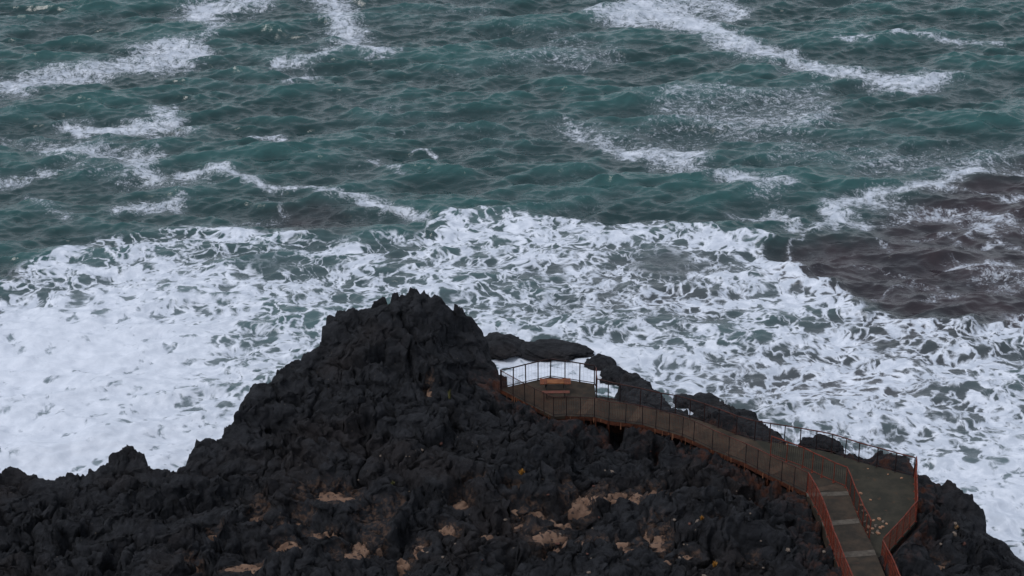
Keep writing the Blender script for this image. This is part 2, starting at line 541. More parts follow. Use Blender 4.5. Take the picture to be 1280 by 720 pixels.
def relief(x, y):
    wx = x + 0.9 * perlin(x * .45, y * .45, 5) + 0.25 * perlin(x * 1.9, y * 1.9, 6)
    wy = y + 0.9 * perlin(x * .45 + 9, y * .45, 7) + 0.25 * perlin(x * 1.9, y * 1.9 + 4, 8)
    r = 0.75 * fbm(x * .16, y * .16, 21, 3)
    # folded ropes running diagonally
    ca, sa = math.cos(0.45), math.sin(0.45)
    u, v = (wx * ca + wy * sa), (-wx * sa + wy * ca)
    rid = 1 - np.abs(perlin(u * .22, v * .75, 31)) * 2
    r += 0.20 * rid
    f1, f2, idv = worley(wx * .42, wy * .48, 41)
    r += 1.05 * dome(f1, .95) * (0.2 + 1.0 * idv) - 0.32 * smooth(0.10, 0.0, f2 - f1)
    f1, f2, idv = worley(wx * .95, wy * 1.1, 42)
    r += 0.42 * dome(f1, .85) * (0.2 + idv) - 0.24 * smooth(0.14, 0.0, f2 - f1)
    f1, f2, idv = worley(wx * 2.2 + 3, wy * 2.4, 43)
    r += 0.20 * dome(f1) * (0.1 + idv * 1.1)
    f1, f2, idv = worley(wx * 4.6 + 3, wy * 4.9, 44)
    r += 0.085 * dome(f1) * (idv * 1.4)
    r += 0.11 * (np.abs(fbm(wx * 1.0, wy * 1.0, 51, 4, .5)) * 2.0 - 0.5)
    f1, f2, idv = worley(wx * 8.3 + 3, wy * 8.3, 45)
    r += 0.06 * dome(f1) * (idv * 1.5)
    r += 0.05 * (np.abs(fbm(x * 3.0, y * 3.0, 52, 3, .5)) * 2.2 - 0.5)
    # deep pits and fissures
    pit = perlin(wx * .5, wy * .7, 61)
    r -= 0.9 * smooth(0.28, 0.6, pit)
    return r - 0.95


def terrain_h(x, y):
    ex = x + 0.30 * perlin(x * .9, y * .9, 71) + 0.16 * perlin(x * 2.6, y * 2.6, 72)
    ey = y + 0.30 * perlin(x * .9 + 3, y * .9, 73) + 0.16 * perlin(x * 2.6, y * 2.6 + 7, 74)
    d = poly_sd(ex, ey, LAND)
    H = base_h(x, y, d)
    rl = relief(x, y)
    amp = (0.45 + 0.55 * smooth(0.0, 3.0, d)) * (1 - 0.45 * smooth(2.0, 4.5, x) * smooth(3.0, 1.5, d))
    h = H + rl * amp + (0.42 * smooth(0.5, -1.5, x) + 0.02) * (1 - smooth(0.0, 3.5, d))
    # sand hollows
    dust = np.zeros(x.shape)
    for sx, sy, rx, ry, zc in SAND_W:
        e = np.hypot((x - sx) / rx, (y - sy) / ry)
        k = smooth(1.75, 0.75, e)
        h = h * (1 - k) + (zc - 0.42 + 0.52 * (rl + 0.20) - 0.10 * smooth(1.0, 0.2, e)) * k
        dust = np.maximum(dust, smooth(1.5, 1.0, e))
    # below and around the deck
    dd = poly_sd(x, y, DECK)
    ds = poly_sd(x, y, stair_plan)
    out = np.maximum(-np.maximum(dd, ds), 0)
    # towards the viewer the ground drops into a dark hollow under the walkway; seaward it stays just under it
    cap = DZ - 0.28 + 0.5 * np.clip(out - 0.15, 0, 9) + 0.35 * np.clip(out - 1.5, 0, 9) + 0.45 * smooth(0, .8, out) * (relief(x, y) + .5) + 0.10 * np.clip(out, 0, 1.2) * perlin(x * 1.1, y * 1.1, 81)
    under = np.maximum(dd, ds) > -0.05
    cap = cap + np.where(ds > dd, 0.40 + 0.10 * np.clip(92 - y, 0, 0.01) + 0.045 * np.clip(at(1008, 616, DZ)[1] - y, 0, 12) * 2, 0)
    qx, qy = proj(x, y, DZ + 0 * x)
    back = (qx > 634) & (qx < 760) & (y > P_far[0][1] - 0.2)
    cap = np.where(back, np.minimum(cap, DZ - 0.55), cap)
    cap = np.where(under, DZ - 0.45, cap)
    soft = np.where(out < 3.2, 1.0, 0.0)
    h = np.where((soft > 0) & (h > cap), cap + 0.12 * np.tanh((h - cap)) * smooth(0.1, 0.8, out), h)
    flo = DZ - 1.55 + 0.5 * np.clip(rl, -1, 1) - 0.6 * smooth(1.5, 4.0, out)
    h = np.where((out < 4.0) & (d > 3.0), np.maximum(h, flo), h)
    s = np.clip((d + 1.15) / 1.25, 0, 1)
    s = np.where(s < 1, s ** 0.7, 1)
    h = -2.5 + (h + 2.5) * s
    rust = smooth(2.0, 0.2, out) * (1 - smooth(1.0, 1.3, dd))
    wet = smooth(2.4, 0.6, h)
    return h, d, rust, dust * 0.8, wet


def lin(a, b, st):
    return np.arange(a, b, st)


tx = np.concatenate([[-900, -400, -200, -120, -80, -55, -42, -36, -32, -30], lin(-29, 30.0, 0.075), [31, 33, 37, 44, 60, 90, 150, 300, 900]])
ty = np.concatenate([[-900, -300, -100, -30, 10, 30, 45, 54, 58, 61, 63], lin(64.0, 97.5, 0.075), [98.5, 100]])
X, Y = np.meshgrid(tx, ty)
Hh, Dd, Rust, Dust, Wet = terrain_h(X, Y)
fine_zone = ((X > -30) & (X < 31) & (Y > 63)).astype(float)
dk = np.maximum(poly_sd(X, Y, DECK), poly_sd(X, Y, stair_plan))
ha = fine_zone * smooth(0.0, 1.5, -dk) * (0.45 + 0.55 * smooth(0.2, 1.5, Dd))
dX = (0.22 * perlin(X * 1.1, Hh * 1.6 + Y * .9, 101) + 0.10 * perlin(X * 3.1, Hh * 3.6 + Y * 2.5, 102)) * ha
dY = (0.22 * perlin(X * 1.1 + 7, Hh * 1.6 + Y * .9, 103) + 0.10 * perlin(X * 3.1, Hh * 3.6 + Y * 2.5, 104)) * ha
me = grid_mesh('terrain', X + dX, Y + dY, Hh, {'rust': Rust, 'dust': Dust, 'wet': Wet})
terrain = obj('terrain', me, M['rock'])
tag(terrain, 'rugged black lava headland with craggy lumps and crevices', kind='structure')

# sand sheets in the hollows
vs, fs = [], []
bm = bmesh.new()
for sx, sy, rx, ry, zc in SAND_W:
    n = 26
    gx, gy = np.meshgrid(np.linspace(-1.35, 1.35, n), np.linspace(-1.35, 1.35, n))
    wx_, wy_ = sx + gx * rx, sy + gy * ry
    e = np.hypot(gx, gy)
    e = e + 0.25 * perlin(wx_ * 1.7, wy_ * 1.7, 15)
    z = zc - 0.30 + 0 * wx_ + 0.10 * perlin(wx_ * 1.1, wy_ * 1.1, 12) + 0.03 * fbm(wx_ * 3, wy_ * 3, 13, 3) - 0.75 * smooth(0.8, 1.35, e)
    z = np.minimum(z, terrain_h(wx_, wy_)[0] + 0.13 - 0.35 * smooth(0.7, 1.3, e))
    V = [[bm.verts.new((wx_[j, i], wy_[j, i], z[j, i])) for i in range(n)] for j in range(n)]
    for j in range(n - 1):
        for i in range(n - 1):
            bm.faces.new((V[j][i], V[j][i + 1], V[j + 1][i + 1], V[j + 1][i]))
tag(obj('sand', bm, M['sand'], smooth_=True), 'tan sand lying in hollows between the black lava lumps', kind='structure')

# ------------------------------------------------------------------ sea
NS, LS = 1024, 122.88
DXW = LS / NS
kx = np.fft.fftfreq(NS, DXW) * 2 * math.pi
KX, KY = np.meshgrid(kx, kx)
K = np.hypot(KX, KY)
K[0, 0] = 1e-6
wdir = np.array([0.16, -0.987])
cosf = (KX * wdir[0] + KY * wdir[1]) / K


def spectrum(kp, spread, seed):
    r = np.random.default_rng(seed)
    S = np.exp(-1.25 * (kp / K) ** 2) / K ** 4.4 * (np.abs(cosf) ** spread * 0.96 + 0.04)
    S *= np.exp(-(K * 0.055) ** 2)
    S[0, 0] = 0
    A = np.sqrt(S) * (r.normal(size=K.shape) + 1j * r.normal(size=K.shape))
    h = np.fft.ifft2(A).real
    A /= h.std()
    return A


A = spectrum(2 * math.pi / 15.0, 3.0, 3) * 0.15 + spectrum(2 * math.pi / 7.5, 4.0, 5) * 0.135 + spectrum(2 * math.pi / 3.6, 5.0, 8) * 0.088 + spectrum(2 * math.pi / 1.7, 3.0, 4) * 0.022
Hs = np.fft.ifft2(A).real
Dx = np.fft.ifft2(-1j * KX / K * A).real
Dy = np.fft.ifft2(-1j * KY / K * A).real
LAM = -0.6
iu = np.arange(NS)
X0, Y0 = -LS / 2, 69.0
out_l = np.array([-9000, -4000, -2000, -1000, -500, -250, -150, -110, -90, -78, -70, -65.5])
sx_ = np.concatenate([out_l, X0 + iu * DXW, [63.5, 66, 71, 79, 90, 110, 150, 250, 500, 1000, 2000, 4000, 9000]])
sy_ = np.concatenate([[-2000, -500, -100, 0, 40, 60, 66], Y0 + iu * DXW, [193.5, 196, 200, 207, 218, 235, 260, 310, 400, 600, 1000, 2000, 5000, 15000]])
SX, SY = np.meshgrid(sx_, sy_)
ji = np.round((SX - X0) / DXW).astype(int) % NS
jj = np.round((SY - Y0) / DXW).astype(int) % NS
fade = ((SX >= X0 - 6) & (SX <= X0 + LS + 6) & (SY >= Y0 - 4) & (SY < Y0 + LS + 9)).astype(float)
fade = np.where(fade > 0, 1, 0.35 * (np.hypot(SX, SY) < 600))
h0 = Hs[jj, ji] * fade
ddx = Dx[jj, ji] * fade * LAM
ddy = Dy[jj, ji] * fade * LAM

PX, PY = proj(SX + 0 * ddx, SY, 0 * SX)
PY = np.where(SY < 20, 5000, PY)
# wobble the traced outlines so that no edge is a clean line
WX = PX + 16 * fbm(SX * .16, SY * .16, 201, 3) + 5 * fbm(SX * .8, SY * .8, 202, 3)
WY = PY + 7 * fbm(SX * .16 + 5, SY * .16, 203, 3) + 3 * fbm(SX * .8, SY * .8, 204, 3)
SURF = [(-900, 380), (0, 350), (35, 330), (80, 308), (120, 292), (200, 283), (260, 280), (330, 290), (400, 285), (450, 293), (520, 290),
        (548, 270), (600, 265), (700, 270), (800, 277), (900, 285), (950, 292), (975, 302), (985, 325), (1015, 345), (1050, 367),
        (1080, 388), (1130, 402), (1180, 405), (1240, 402), (1280, 392), (2500, 380), (2500, 6000), (-900, 6000)]
YS = 2.0   # image rows are foreshortened about two to one
sd = poly_sd(WX, WY * YS, [(a, b * YS) for a, b in SURF])
SURF_RAMP = smooth(-4, 26, sd)
leftw = np.maximum(smooth(560, 470, WX), smooth(1020, 1110, WX))
SURF_RAMP = SURF_RAMP * (1 - leftw) + leftw * (0.55 * smooth(-25, 30, sd) + 0.45 * smooth(20, 150, sd))
lace = 0.305 * SURF_RAMP + 0.16 * smooth(0, 18, sd) * smooth(80, 15, sd)
dense = np.zeros(SX.shape)


def blob(cx, cy, rx, ry, p=1.0):
    return np.exp(-(((WX - cx) / rx) ** 2 + ((WY - cy) / ry) ** 2) * p)


for cx, cy, rx, ry, a in [
    (90, 440, 200, 75, .95), (60, 570, 210, 75, .85), (230, 352, 130, 26, .22), (280, 560, 90, 30, .35),
    (690, 458, 80, 26, 1.3), (850, 450, 60, 26, .25), (1150, 500, 190, 60, .16), (1240, 610, 130, 60, .5), (1040, 520, 60, 30, .15), (1100, 425, 140, 16, .15),
    (600, 300, 90, 22, .12), (900, 300, 60, 14, .2), (980, 360, 60, 30, .22), (770, 460, 60, 20, .25), (560, 350, 60, 30, .12), (1000, 470, 60, 20, .1),
    (30, 420, 100, 40, .2), (480, 340, 60, 16, .05)]:
    g = blob(cx, cy, rx, ry) * SURF_RAMP
    lace += a * 0.72 * g
    dense += a * g
for cx, cy, rx, ry, a in [(395, 262, 60, 16, .3), (330, 330, 60, 22, .22), (370, 380, 60, 20, .14), (300, 420, 50, 14, .18), (830, 330, 60, 24, .30), (700, 380, 90, 24, .14),
                          (800, 400, 70, 22, .12), (880, 470, 60, 14, .14), (950, 510, 60, 14, .16), (410, 455, 40, 14, .5), (560, 320, 50, 12, .05),
                          (640, 340, 70, 18, .10), (440, 300, 60, 12, .25), (1120, 400, 80, 10, .15)]:
    lace -= a * blob(cx, cy, rx, ry)
lace = np.clip(lace, 0, 1.6)

film = np.zeros(SX.shape)
ST = [
    ([(-60, 112), (0, 106), (70, 95), (130, 88), (190, 77), (245, 62)], 11, .95), ([(150, 72), (250, 52), (262, 40)], 7, .6),
    ([(238, 18), (285, 8), (320, -4)], 11, .95), ([(250, 12), (268, 32)], 9, .7),
    ([(395, -10), (432, 6), (420, 36), (445, 52), (478, 66)], 12, .95), ([(350, 80), (395, 72), (412, 62)], 7, .8), ([(366, 102), (392, 94)], 7, .9),
    ([(745, 15), (850, 20), (900, 40), (960, 66), (1040, 90), (1100, 101), (1172, 102)], 11, 1.0), ([(800, 4), (880, 4), (925, 14)], 9, .8),
    ([(800, 22), (860, 32), (930, 70)], 12, .45), ([(1055, 53), (1150, 50), (1250, 56)], 3.5, .8),
    ([(75, 156), (140, 160), (215, 150), (212, 132)], 8, .9), ([(95, 162), (240, 162)], 7, .5), ([(55, 188), (120, 188), (185, 196)], 9, .85), ([(170, 205), (190, 222)], 7, .8),
    ([(-20, 228), (50, 218)], 8, .75), ([(30, 250), (80, 270)], 8, .45), ([(100, 215), (240, 230)], 14, .4),
    ([(230, 218), (270, 216), (330, 234), (385, 232), (400, 242), (452, 246), (505, 265), (525, 278)], 5, .95), ([(150, 258), (225, 255)], 8, .95),
    ([(270, 285), (360, 268), (345, 250)], 4, .5), ([(308, 171), (352, 170)], 5, .9), ([(515, 190), (530, 186), (548, 195)], 2.5, .9), ([(462, 205), (500, 215)], 2.5, .6),
    ([(780, 190), (862, 195)], 8, .85), ([(925, 226), (972, 236)], 10, .95), ([(722, 162), (790, 195)], 5, .6), ([(820, 200), (930, 222)], 9, .55),
    ([(840, 142), (930, 150), (1010, 140)], 20, .58), ([(850, 115), (1020, 118)], 12, .42), ([(700, 150), (850, 180)], 14, .30), ([(640, 75), (760, 70)], 12, .22),
    ([(935, 265), (975, 262), (1000, 290), (1025, 280), (1050, 262)], 7, .85), ([(1010, 300), (985, 325)], 1.6, .7), ([(1050, 265), (1090, 278)], 6, .9),
    ([(1040, 255), (1110, 240), (1160, 235), (1215, 208)], 8, .85), ([(1080, 250), (1150, 262)], 9, .6), ([(1120, 275), (1200, 268), (1260, 272)], 6, .55), ([(1210, 290), (1232, 282), (1248, 300), (1225, 305)], 4, .8),
    ([(1190, 328), (1215, 334), (1262, 332)], 6, .95), ([(1180, 270), (1255, 285)], 6, .5), ([(1080, 300), (1110, 310)], 3, .5), ([(1262, 250), (1300, 240)], 6, .6),
    ([(1265, 305), (1300, 315)], 6, .7), ([(1255, 360), (1300, 350)], 10, .6), ([(1150, 380), (1200, 365)], 4, .5), ([(1100, 210), (1280, 190)], 16, .34),
    ([(1140, 232), (1240, 238), (1290, 262)], 4, .6), ([(1130, 300), (1180, 292), (1215, 312)], 3, .5), ([(1050, 330), (1140, 345)], 3, .35), ([(1220, 345), (1290, 342)], 5, .5),
    ([(1090, 375), (1150, 352), (1185, 358)], 3, .5), ([(1180, 215), (1290, 212)], 4, .5), ([(1225, 262), (1290, 285)], 4, .6), ([(0, 180), (60, 180)], 12, .3), ([(430, 120), (640, 180)], 22, .16), ([(600, 20), (720, 60)], 20, .18), ([(980, 190), (1100, 200)], 16, .3),
]
for pts, w, a in ST:
    dmin = np.full(SX.shape, 1e9)
    for p, q in zip(pts[:-1], pts[1:]):
        dd_, _ = seg_dist(WX, WY * YS, (p[0], p[1] * YS), (q[0], q[1] * YS))
        dmin = np.minimum(dmin, dd_)
    w2 = w * YS * 0.86
    g = a * np.exp(-(dmin / w2) ** 2 * 0.75)
    film = film + g - film * g * 0.6
film = np.where(PY > 4900, 0, film)
film = film + 0.15 * smooth(-0.1, .6, fbm(SX * .07, SY * .1, 301, 3)) * (PY < 900) * (1 - .8 * smooth(1000, 1080, PX) * smooth(190, 260, PY))
# breaking crest tips
Jc = smooth(0.30, 0.62, h0)
film = np.clip(film + 0.04 * Jc, 0, 1.25)
MUD = [(960, 345), (985, 312), (1030, 296), (1085, 295), (1130, 262), (1190, 225), (1290, 205), (2500, 200), (2500, 420), (1300, 420), (1150, 410), (1080, 392), (1010, 360)]
mud = smooth(-55, 45, poly_sd(WX + 14 * fbm(SX * .4, SY * .4, 333, 3), WY * YS, [(a, b * YS) for a, b in MUD]))
for cx, cy, rx, ry, a in [(830, 360, 130, 60, .55), (1000, 500, 120, 50, .6), (390, 275, 60, 22, .8), (880, 500, 60, 30, .6), (1160, 420, 170, 55, .8), (760, 330, 120, 40, .4), (1060, 490, 240, 70, .7), (15, 348, 40, 12, .6)]:
    mud = np.maximum(mud, a * blob(cx, cy, rx, ry))
milk = np.clip(SURF_RAMP * (0.55 + 0.6 * dense), 0, 1) + 0.25 * blob(400, 450, 60, 30)
milk = np.clip(milk + 0.5 * np.clip(film, 0, 1), 0, 1)
# surf flattens the short sea and lifts its own lumpy foam
amp = 1 - 0.35 * SURF_RAMP
lump = 0.12 * fbm(SX * .55, SY * .55, 401, 4) * SURF_RAMP * (SX > -70) * (SX < 70)
front = 0.35 * np.exp(-((sd - 12) / 16.0) ** 2) * ((WX > 530) & (WX < 1250))
Z = h0 * amp + lump + front
me = grid_mesh('water', SX + ddx * amp, SY + ddy * amp, Z,
               {'lace': lace, 'film': film, 'mud': np.clip(mud, 0, 1), 'milk': milk, 'crest': h0, 'dense': np.clip(dense, 0, 1)})
water = obj('water', me, M['water'])
tag(water, 'choppy teal sea with white surf foam round the headland', kind='structure')
bpy.context.view_layer.update()


def hit(px, py, ob=None):
    d = Vector(ray(px, py)).normalized()
    ok, loc, nor, _ = (ob or terrain).ray_cast(Vector((0, 0, CAMZ)), d)
    return loc.copy() if ok else None


# ------------------------------------------------------------------ boulders in the sea
def boulder_mesh(size, seed, sub=5, rough=1.0, flat=0.0):
    r = random.Random(seed)
    bm = bmesh.new()
    bmesh.ops.create_icosphere(bm, subdivisions=sub, radius=1.0)
    co = np.array([v.co[:] for v in bm.verts])
    o1, o2 = seed * 3.7, seed * 1.9
    n = np.zeros(len(co))
    for k, (f, a) in enumerate(((0.9, .30), (1.9, .22), (4.0, .12), (8.5, .06))):
        f1, f2, idv = worley(co[:, 0] * f + o1 + co[:, 2] * f * .7, co[:, 1] * f + o2 - co[:, 2] * f * .6, seed + k)
        n += a * rough * (dome(f1, .9) * (.4 + idv) - .45)
        n += a * .6 * rough * perlin(co[:, 0] * f * 1.3 + o2 + co[:, 2] * f, co[:, 1] * f * 1.3 - co[:, 2] * f, seed + 9 + k)
    co = co * (1 + n)[:, None] * np.array(size)
    for v, c in zip(bm.verts, co):
        v.co = c
    return bm


def boulder(name, px, py, size, seed, label, cat, mat='rock', z=0.0, on=None, group=None, rz=0.0, sub=5, rough=1.0):
    loc = at(px, py, z) if on is None else hit(px, py, on)
    if loc is None:
        return None
    o = obj(name, boulder_mesh(size, seed, sub, rough), M[mat], smooth_=True)
    o.location = (loc[0], loc[1], loc[2] if on is None else loc[2] + size[2] * 0.35)
    o.rotation_euler = (0, 0, rz)
    return tag(o, label, cat, group)


boulder('sea_rock', 624, 434, (1.15, 1.1, .45), 5, 'blocky dark rock in the foam right beside the headland tip', 'rock', rough=1.15)
boulder('sea_rock', 690, 438, (1.75, .8, .26), 6, 'long low dark rock in white foam behind the viewing platform', 'rock', rough=1.1, rz=-.15)
boulder('sea_rock', 752, 458, (.75, .8, .5), 8, 'small dark rock in the foam beyond the platform corner', 'rock', rough=.8)
boulder('sea_rock', 768, 477, (.8, .9, .62), 12, 'reddish dark rock seaward of where the walkway meets the platform', 'rock', rough=1.2)
boulder('sea_rock', 876, 510, (1.1, .9, .55), 9, 'wet grey rock washed by foam beyond the middle of the walkway', 'rock', rough=1.2)
boulder('lava_boulder', 1026, 563, (.85, .5, .55), 10, 'lumpy dark boulder just behind the seaward railing beside open foam', 'boulder', z=4.5, rough=1.1)

# ------------------------------------------------------------------ walkway
def prism(bm, pts, ztop, thick):
    top = [bm.verts.new((p[0], p[1], ztop)) for p in pts]
    bot = [bm.verts.new((p[0], p[1], ztop - thick)) for p in pts]
    n = len(pts)
    f = bm.faces.new(top)
    bm.faces.new(list(reversed(bot)))
    for i in range(n):
        bm.faces.new((top[i], bot[i], bot[(i + 1) % n], top[(i + 1) % n]))
    bmesh.ops.recalc_face_normals(bm, faces=bm.faces)
    return f


P = [tuple(p[:2]) for p in P_far]
walk_poly = P[:14] + [tuple(at(1057, 610, DZ)[:2]), tuple(at(1060, 614, DZ)[:2])] + [tuple(p[:2]) for p in reversed(P_near[1:])]
# the walkway's seaward side runs on along the inner railing
inner_px = [(963, 569), (1003, 584), (1027, 596), (1057, 609)]
walk_poly = P[:13] + [tuple(at(a, b, DZ)[:2]) for a, b in inner_px] + [tuple(at(1060, 614, DZ)[:2])] + [tuple(p[:2]) for p in reversed(P_near[1:])]
terr_poly = P[12:] + [tuple(p[:2]) for p in neck] + [tuple(at(a, b, DZ)[:2]) for a, b in reversed(inner_px)]
bm = bmesh.new()
prism(bm, walk_poly, DZ, 0.16)
tag(obj('walkway', bm, M['deck']), 'grey brown walkway deck leading out to the viewing platform', kind='structure')
bm = bmesh.new()
prism(bm, terr_poly, DZ - 0.004, 0.15)
tag(obj('terrace', bm, M['terrace']), 'olive grey terrace deck beside the walkway', kind='structure')
bm = bmesh.new()
for k in range(4):
    a, b_ = STEPS[k], STEPS[k + 1]
    z = STZ[k]
    q = [at(*a[0], z), at(*a[1], z), at(*b_[1], z), at(*b_[0], z)]
    q[2] = q[2] + (q[2] - q[1]) * 0.02
    prism(bm, q, z, 0.4 + 0.17 * k)
tag(obj('stairs', bm, M['deck']), 'low broad steps coming down to the walkway', kind='structure')
# pale nosings on the step edges, tan plates at the bends of the walkway
bm = bmesh.new()
bm2 = bmesh.new()
for k in range(3):
    z = STZ[k] + 0.006
    l, r = at(*STEPS[k][0], z), at(*STEPS[k][1], z)
    dirn = np.array([0, -1.0, 0]) * (0.34 + .05 * k)
    prism(bm, [l + dirn * 0, r, r + dirn, l + dirn], z, 0.05)
for (a, b_, w) in [((742, 497), (725, 519), .40), ((803, 508.5), (789, 528), .40), ((880, 528), (853, 544), .75),
                   ((931, 548), (912, 569), .5), ((980, 580), (960, 592), .4), ((1050, 606), (1008, 615), .32)]:
    p, q = at(*a, DZ + .005), at(*b_, DZ + .005)
    dv = (q - p) / np.linalg.norm(q - p)
    nrm = np.array([dv[1], -dv[0], 0]) * w / 2
    if nrm[0] < 0:
        nrm = -nrm
    prism(bm2, [p - nrm, p + nrm * 1.5, q + nrm, q - nrm], DZ + 0.006, 0.004)
tag(obj('step_edges', bm, M['nosing']), 'pale strips along the step edges', kind='structure')
tag(obj('joint_plates', bm2, M['joint']), 'tan plates across the walkway at its bends', kind='structure')

# fascia beams and hidden supports
def closed_supports():
    bm = bmesh.new()
    for i in range(2, len(P_near) - 1):
        a = P_near[i]
        bar(bm, (a[0], a[1] + .35, DZ - .16), (a[0], a[1] + .35, DZ - 2.6), 0.09, 8)
    return bm


tag(obj('walkway_piers', closed_supports(), M['fascia']), 'dark piers under the landward edge of the walkway', kind='structure')


# ------------------------------------------------------------------ railings
def resample(pts, step):
    """post positions: every corner plus evenly between"""
    out = []
    for a, b in zip(pts[:-1], pts[1:]):
        a, b = np.array(a), np.array(b)
        L = np.linalg.norm(b - a)
        n = max(1, int(round(L / step)))
        for k in range(n):
            out.append(a + (b - a) * k / n)
    out.append(np.array(pts[-1]))
    # merge posts that are nearly on top of each other
    res = [out[0]]
    for p in out[1:]:
        if np.linalg.norm(p - res[-1]) > step * .45:
            res.append(p)
    if np.linalg.norm(out[-1] - res[-1]) > 1e-6:
        res[-1] = out[-1]
    return res


def railing(name, pts, label, m_rail, m_post, m_bar, step=0.72, H=1.08, bar_r=0.005, bar_gap=0.11, post_r=0.022,
            rail_r=0.026, sag=0.0, seed=1, diag=False):
    r = random.Random(seed)
    base = np.array(pts[0])
    root = empty(name, tuple(base))
    tag(root, label, 'railing')
    posts = resample(pts, step)
    posts = [p - base for p in posts]
    tops = []
    for p in posts:
        tops.append(p + np.array([r.uniform(-.02, .02), r.uniform(-.02, .02), H + r.uniform(-.02, .02)]))
    bm = bmesh.new()
    for a, b in zip(tops[:-1], tops[1:]):
        bar(bm, a, b, rail_r, 8)
    for t in tops:
        bmesh.ops.create_uvsphere(bm, u_segments=8, v_segments=6, radius=rail_r * 1.02, matrix=Matrix.Translation(t))
    obj('top_rail', bm, m_rail, root, True)
    bm = bmesh.new()
    for a, b in zip(posts[:-1], posts[1:]):
        bar(bm, a + np.array([0, 0, .09]), b + np.array([0, 0, .09]), rail_r * .7, 6)
    obj('bottom_rail', bm, m_post, root, True)
    for p, t in zip(posts, tops):
        bm = bmesh.new()
        bar(bm, p + np.array([0, 0, -.02]), t, post_r, 8)
        box(bm, Vector(p) + Vector((0, 0, .008)), .11, .11, .016, r.uniform(0, .4))
        obj('post', bm, m_post, root)
    for (a, b), (ta, tb) in zip(zip(posts[:-1], posts[1:]), zip(tops[:-1], tops[1:])):
        L = np.linalg.norm(b - a)
        n = max(2, int(L / bar_gap))
        bm = bmesh.new()
        for k in range(1, n):
            f = k / n
            p = a + (b - a) * f
            t = ta + (tb - ta) * f
            j = r.uniform(-.012, .012)
            bar(bm, p + np.array([0, 0, .09]), t + np.array([j, j, 0]), bar_r, 5)
        for hz in (0.36, 0.63, 0.88):
            bar(bm, a + np.array([0, 0, hz]), b + np.array([0, 0, hz]), bar_r * .7, 4)
        obj('infill_panel', bm, m_bar, root)
    return root, posts, base


def W(lst, z=DZ):
    return [at(q[0], q[1], q[2] if len(q) > 2 else z) for q in lst]


railing('railing', W([(626, 486), (688, 471.8), (743, 480.5)]), 'railing toned dark as if backlit round the two seaward sides of the viewing platform',
        M['rail_dark'], M['rail_dark'], M['mesh_dark'], bar_r=.0025, bar_gap=.16, seed=3, post_r=.03, rail_r=.034)
railing('railing', W([(745, 482), (745.5, 496.5), (775, 502.5), (800, 508.5), (826, 514), (844, 517.5), (862, 522), (880, 527.5), (898, 534.5), (920, 543), (943, 550), (980, 555), (1020, 562), (1039, 566), (1073, 577), (1142, 596)]),
        'long rusty railing toned partly backlit along the seaward walkway edge', M['rail_mid'], M['rail_dark'], M['mesh_dark'],
        H=1.03, bar_r=.003, bar_gap=.15, seed=4, step=.8, post_r=.027, rail_r=.03)
railing('railing', W([(1143, 596.5), (1144.5, 652), (1102, 699)]), 'rusty red railing closing the right side of the terrace', M['rail_red'], M['rail_red'], M['rail_red'],
        bar_r=.011, bar_gap=.12, seed=5, rail_r=.03)
railing('railing', W([(1101, 702, DZ + .17), (1112, 722, DZ + .34), (1121, 745, DZ + .5), (1150, 800, DZ + .68)]), 'short red railing right of the steps at the bottom edge', M['rail_red'], M['rail_red'], M['rail_red'],
        bar_r=.011, bar_gap=.12, seed=6, rail_r=.032)
near_root, near_posts, near_base = railing('railing', W([(627, 486.5), (656, 502), (692, 520), (708, 519.5), (743, 520.5), (761, 525.5), (803, 530.5), (853, 544.5), (867, 550.5), (890, 561.5), (932, 578.5), (961, 593.5), (1008, 615.5)]),
        'long rusty railing along the landward edge of platform and walkway', M['rail_mid'], M['rail_dark'], M['infill_rust'], H=1.05, bar_r=.007, bar_gap=.08, seed=7, rail_r=.02, step=.8)
railing('railing', W([(1009, 616, DZ + .1), (1028, 652, DZ + .25), (1041, 691, DZ + .42), (1062, 745, DZ + .6), (1085, 800, DZ + .7)]), 'rusty red railing climbing along the left side of the steps',
        M['rail_red'], M['rail_red'], M['rail_red'], bar_r=.011, bar_gap=.12, seed=8, rail_r=.032)
railing('railing', W([(963, 569.5), (1003, 584.5), (1027, 596.5), (1057, 609.5), (1067, 634), (1078, 659), (1086, 676)]), 'red railing between the walkway steps and the terrace',
        M['rail_red'], M['rail_red'], M['rail_dark'], bar_r=.007, bar_gap=.11, seed=9, rail_r=.028)

# rusty edge brackets hanging under the landward side: parts of that railing
r = random.Random(5)
for i, (a, b) in enumerate(zip(near_posts[:-1], near_posts[1:])):
    bm = bmesh.new()
    bm_l = bmesh.new()
    L = np.linalg.norm(b - a)
    d = (b - a) / L
    nx_, ny_ = d[1], -d[0]
    if ny_ > 0:
        nx_, ny_ = -nx_, -ny_
    off = np.array([nx_, ny_, 0]) * .05
    q = 0.0
    while q < L:
        p = a + d * q + off
        ln = r.uniform(.12, .50)
        box(bm_l if r.random() < .45 else bm, Vector(p) + Vector((0, 0, -.02 - ln / 2)), r.uniform(.025, .06), .03, ln, math.atan2(d[1], d[0]))
        q += r.uniform(.05, .5) * (1.8 if r.random() < .2 else 1)
    c = (a + b) / 2 + off * .6
    box(bm, Vector(c) + Vector((0, 0, -.12)), L, .03, .20, math.atan2(d[1], d[0]))
    obj('edge_beam', bm, M['fascia'], near_root)
    obj('bracket', bm_l, M['rust_orange'], near_root)

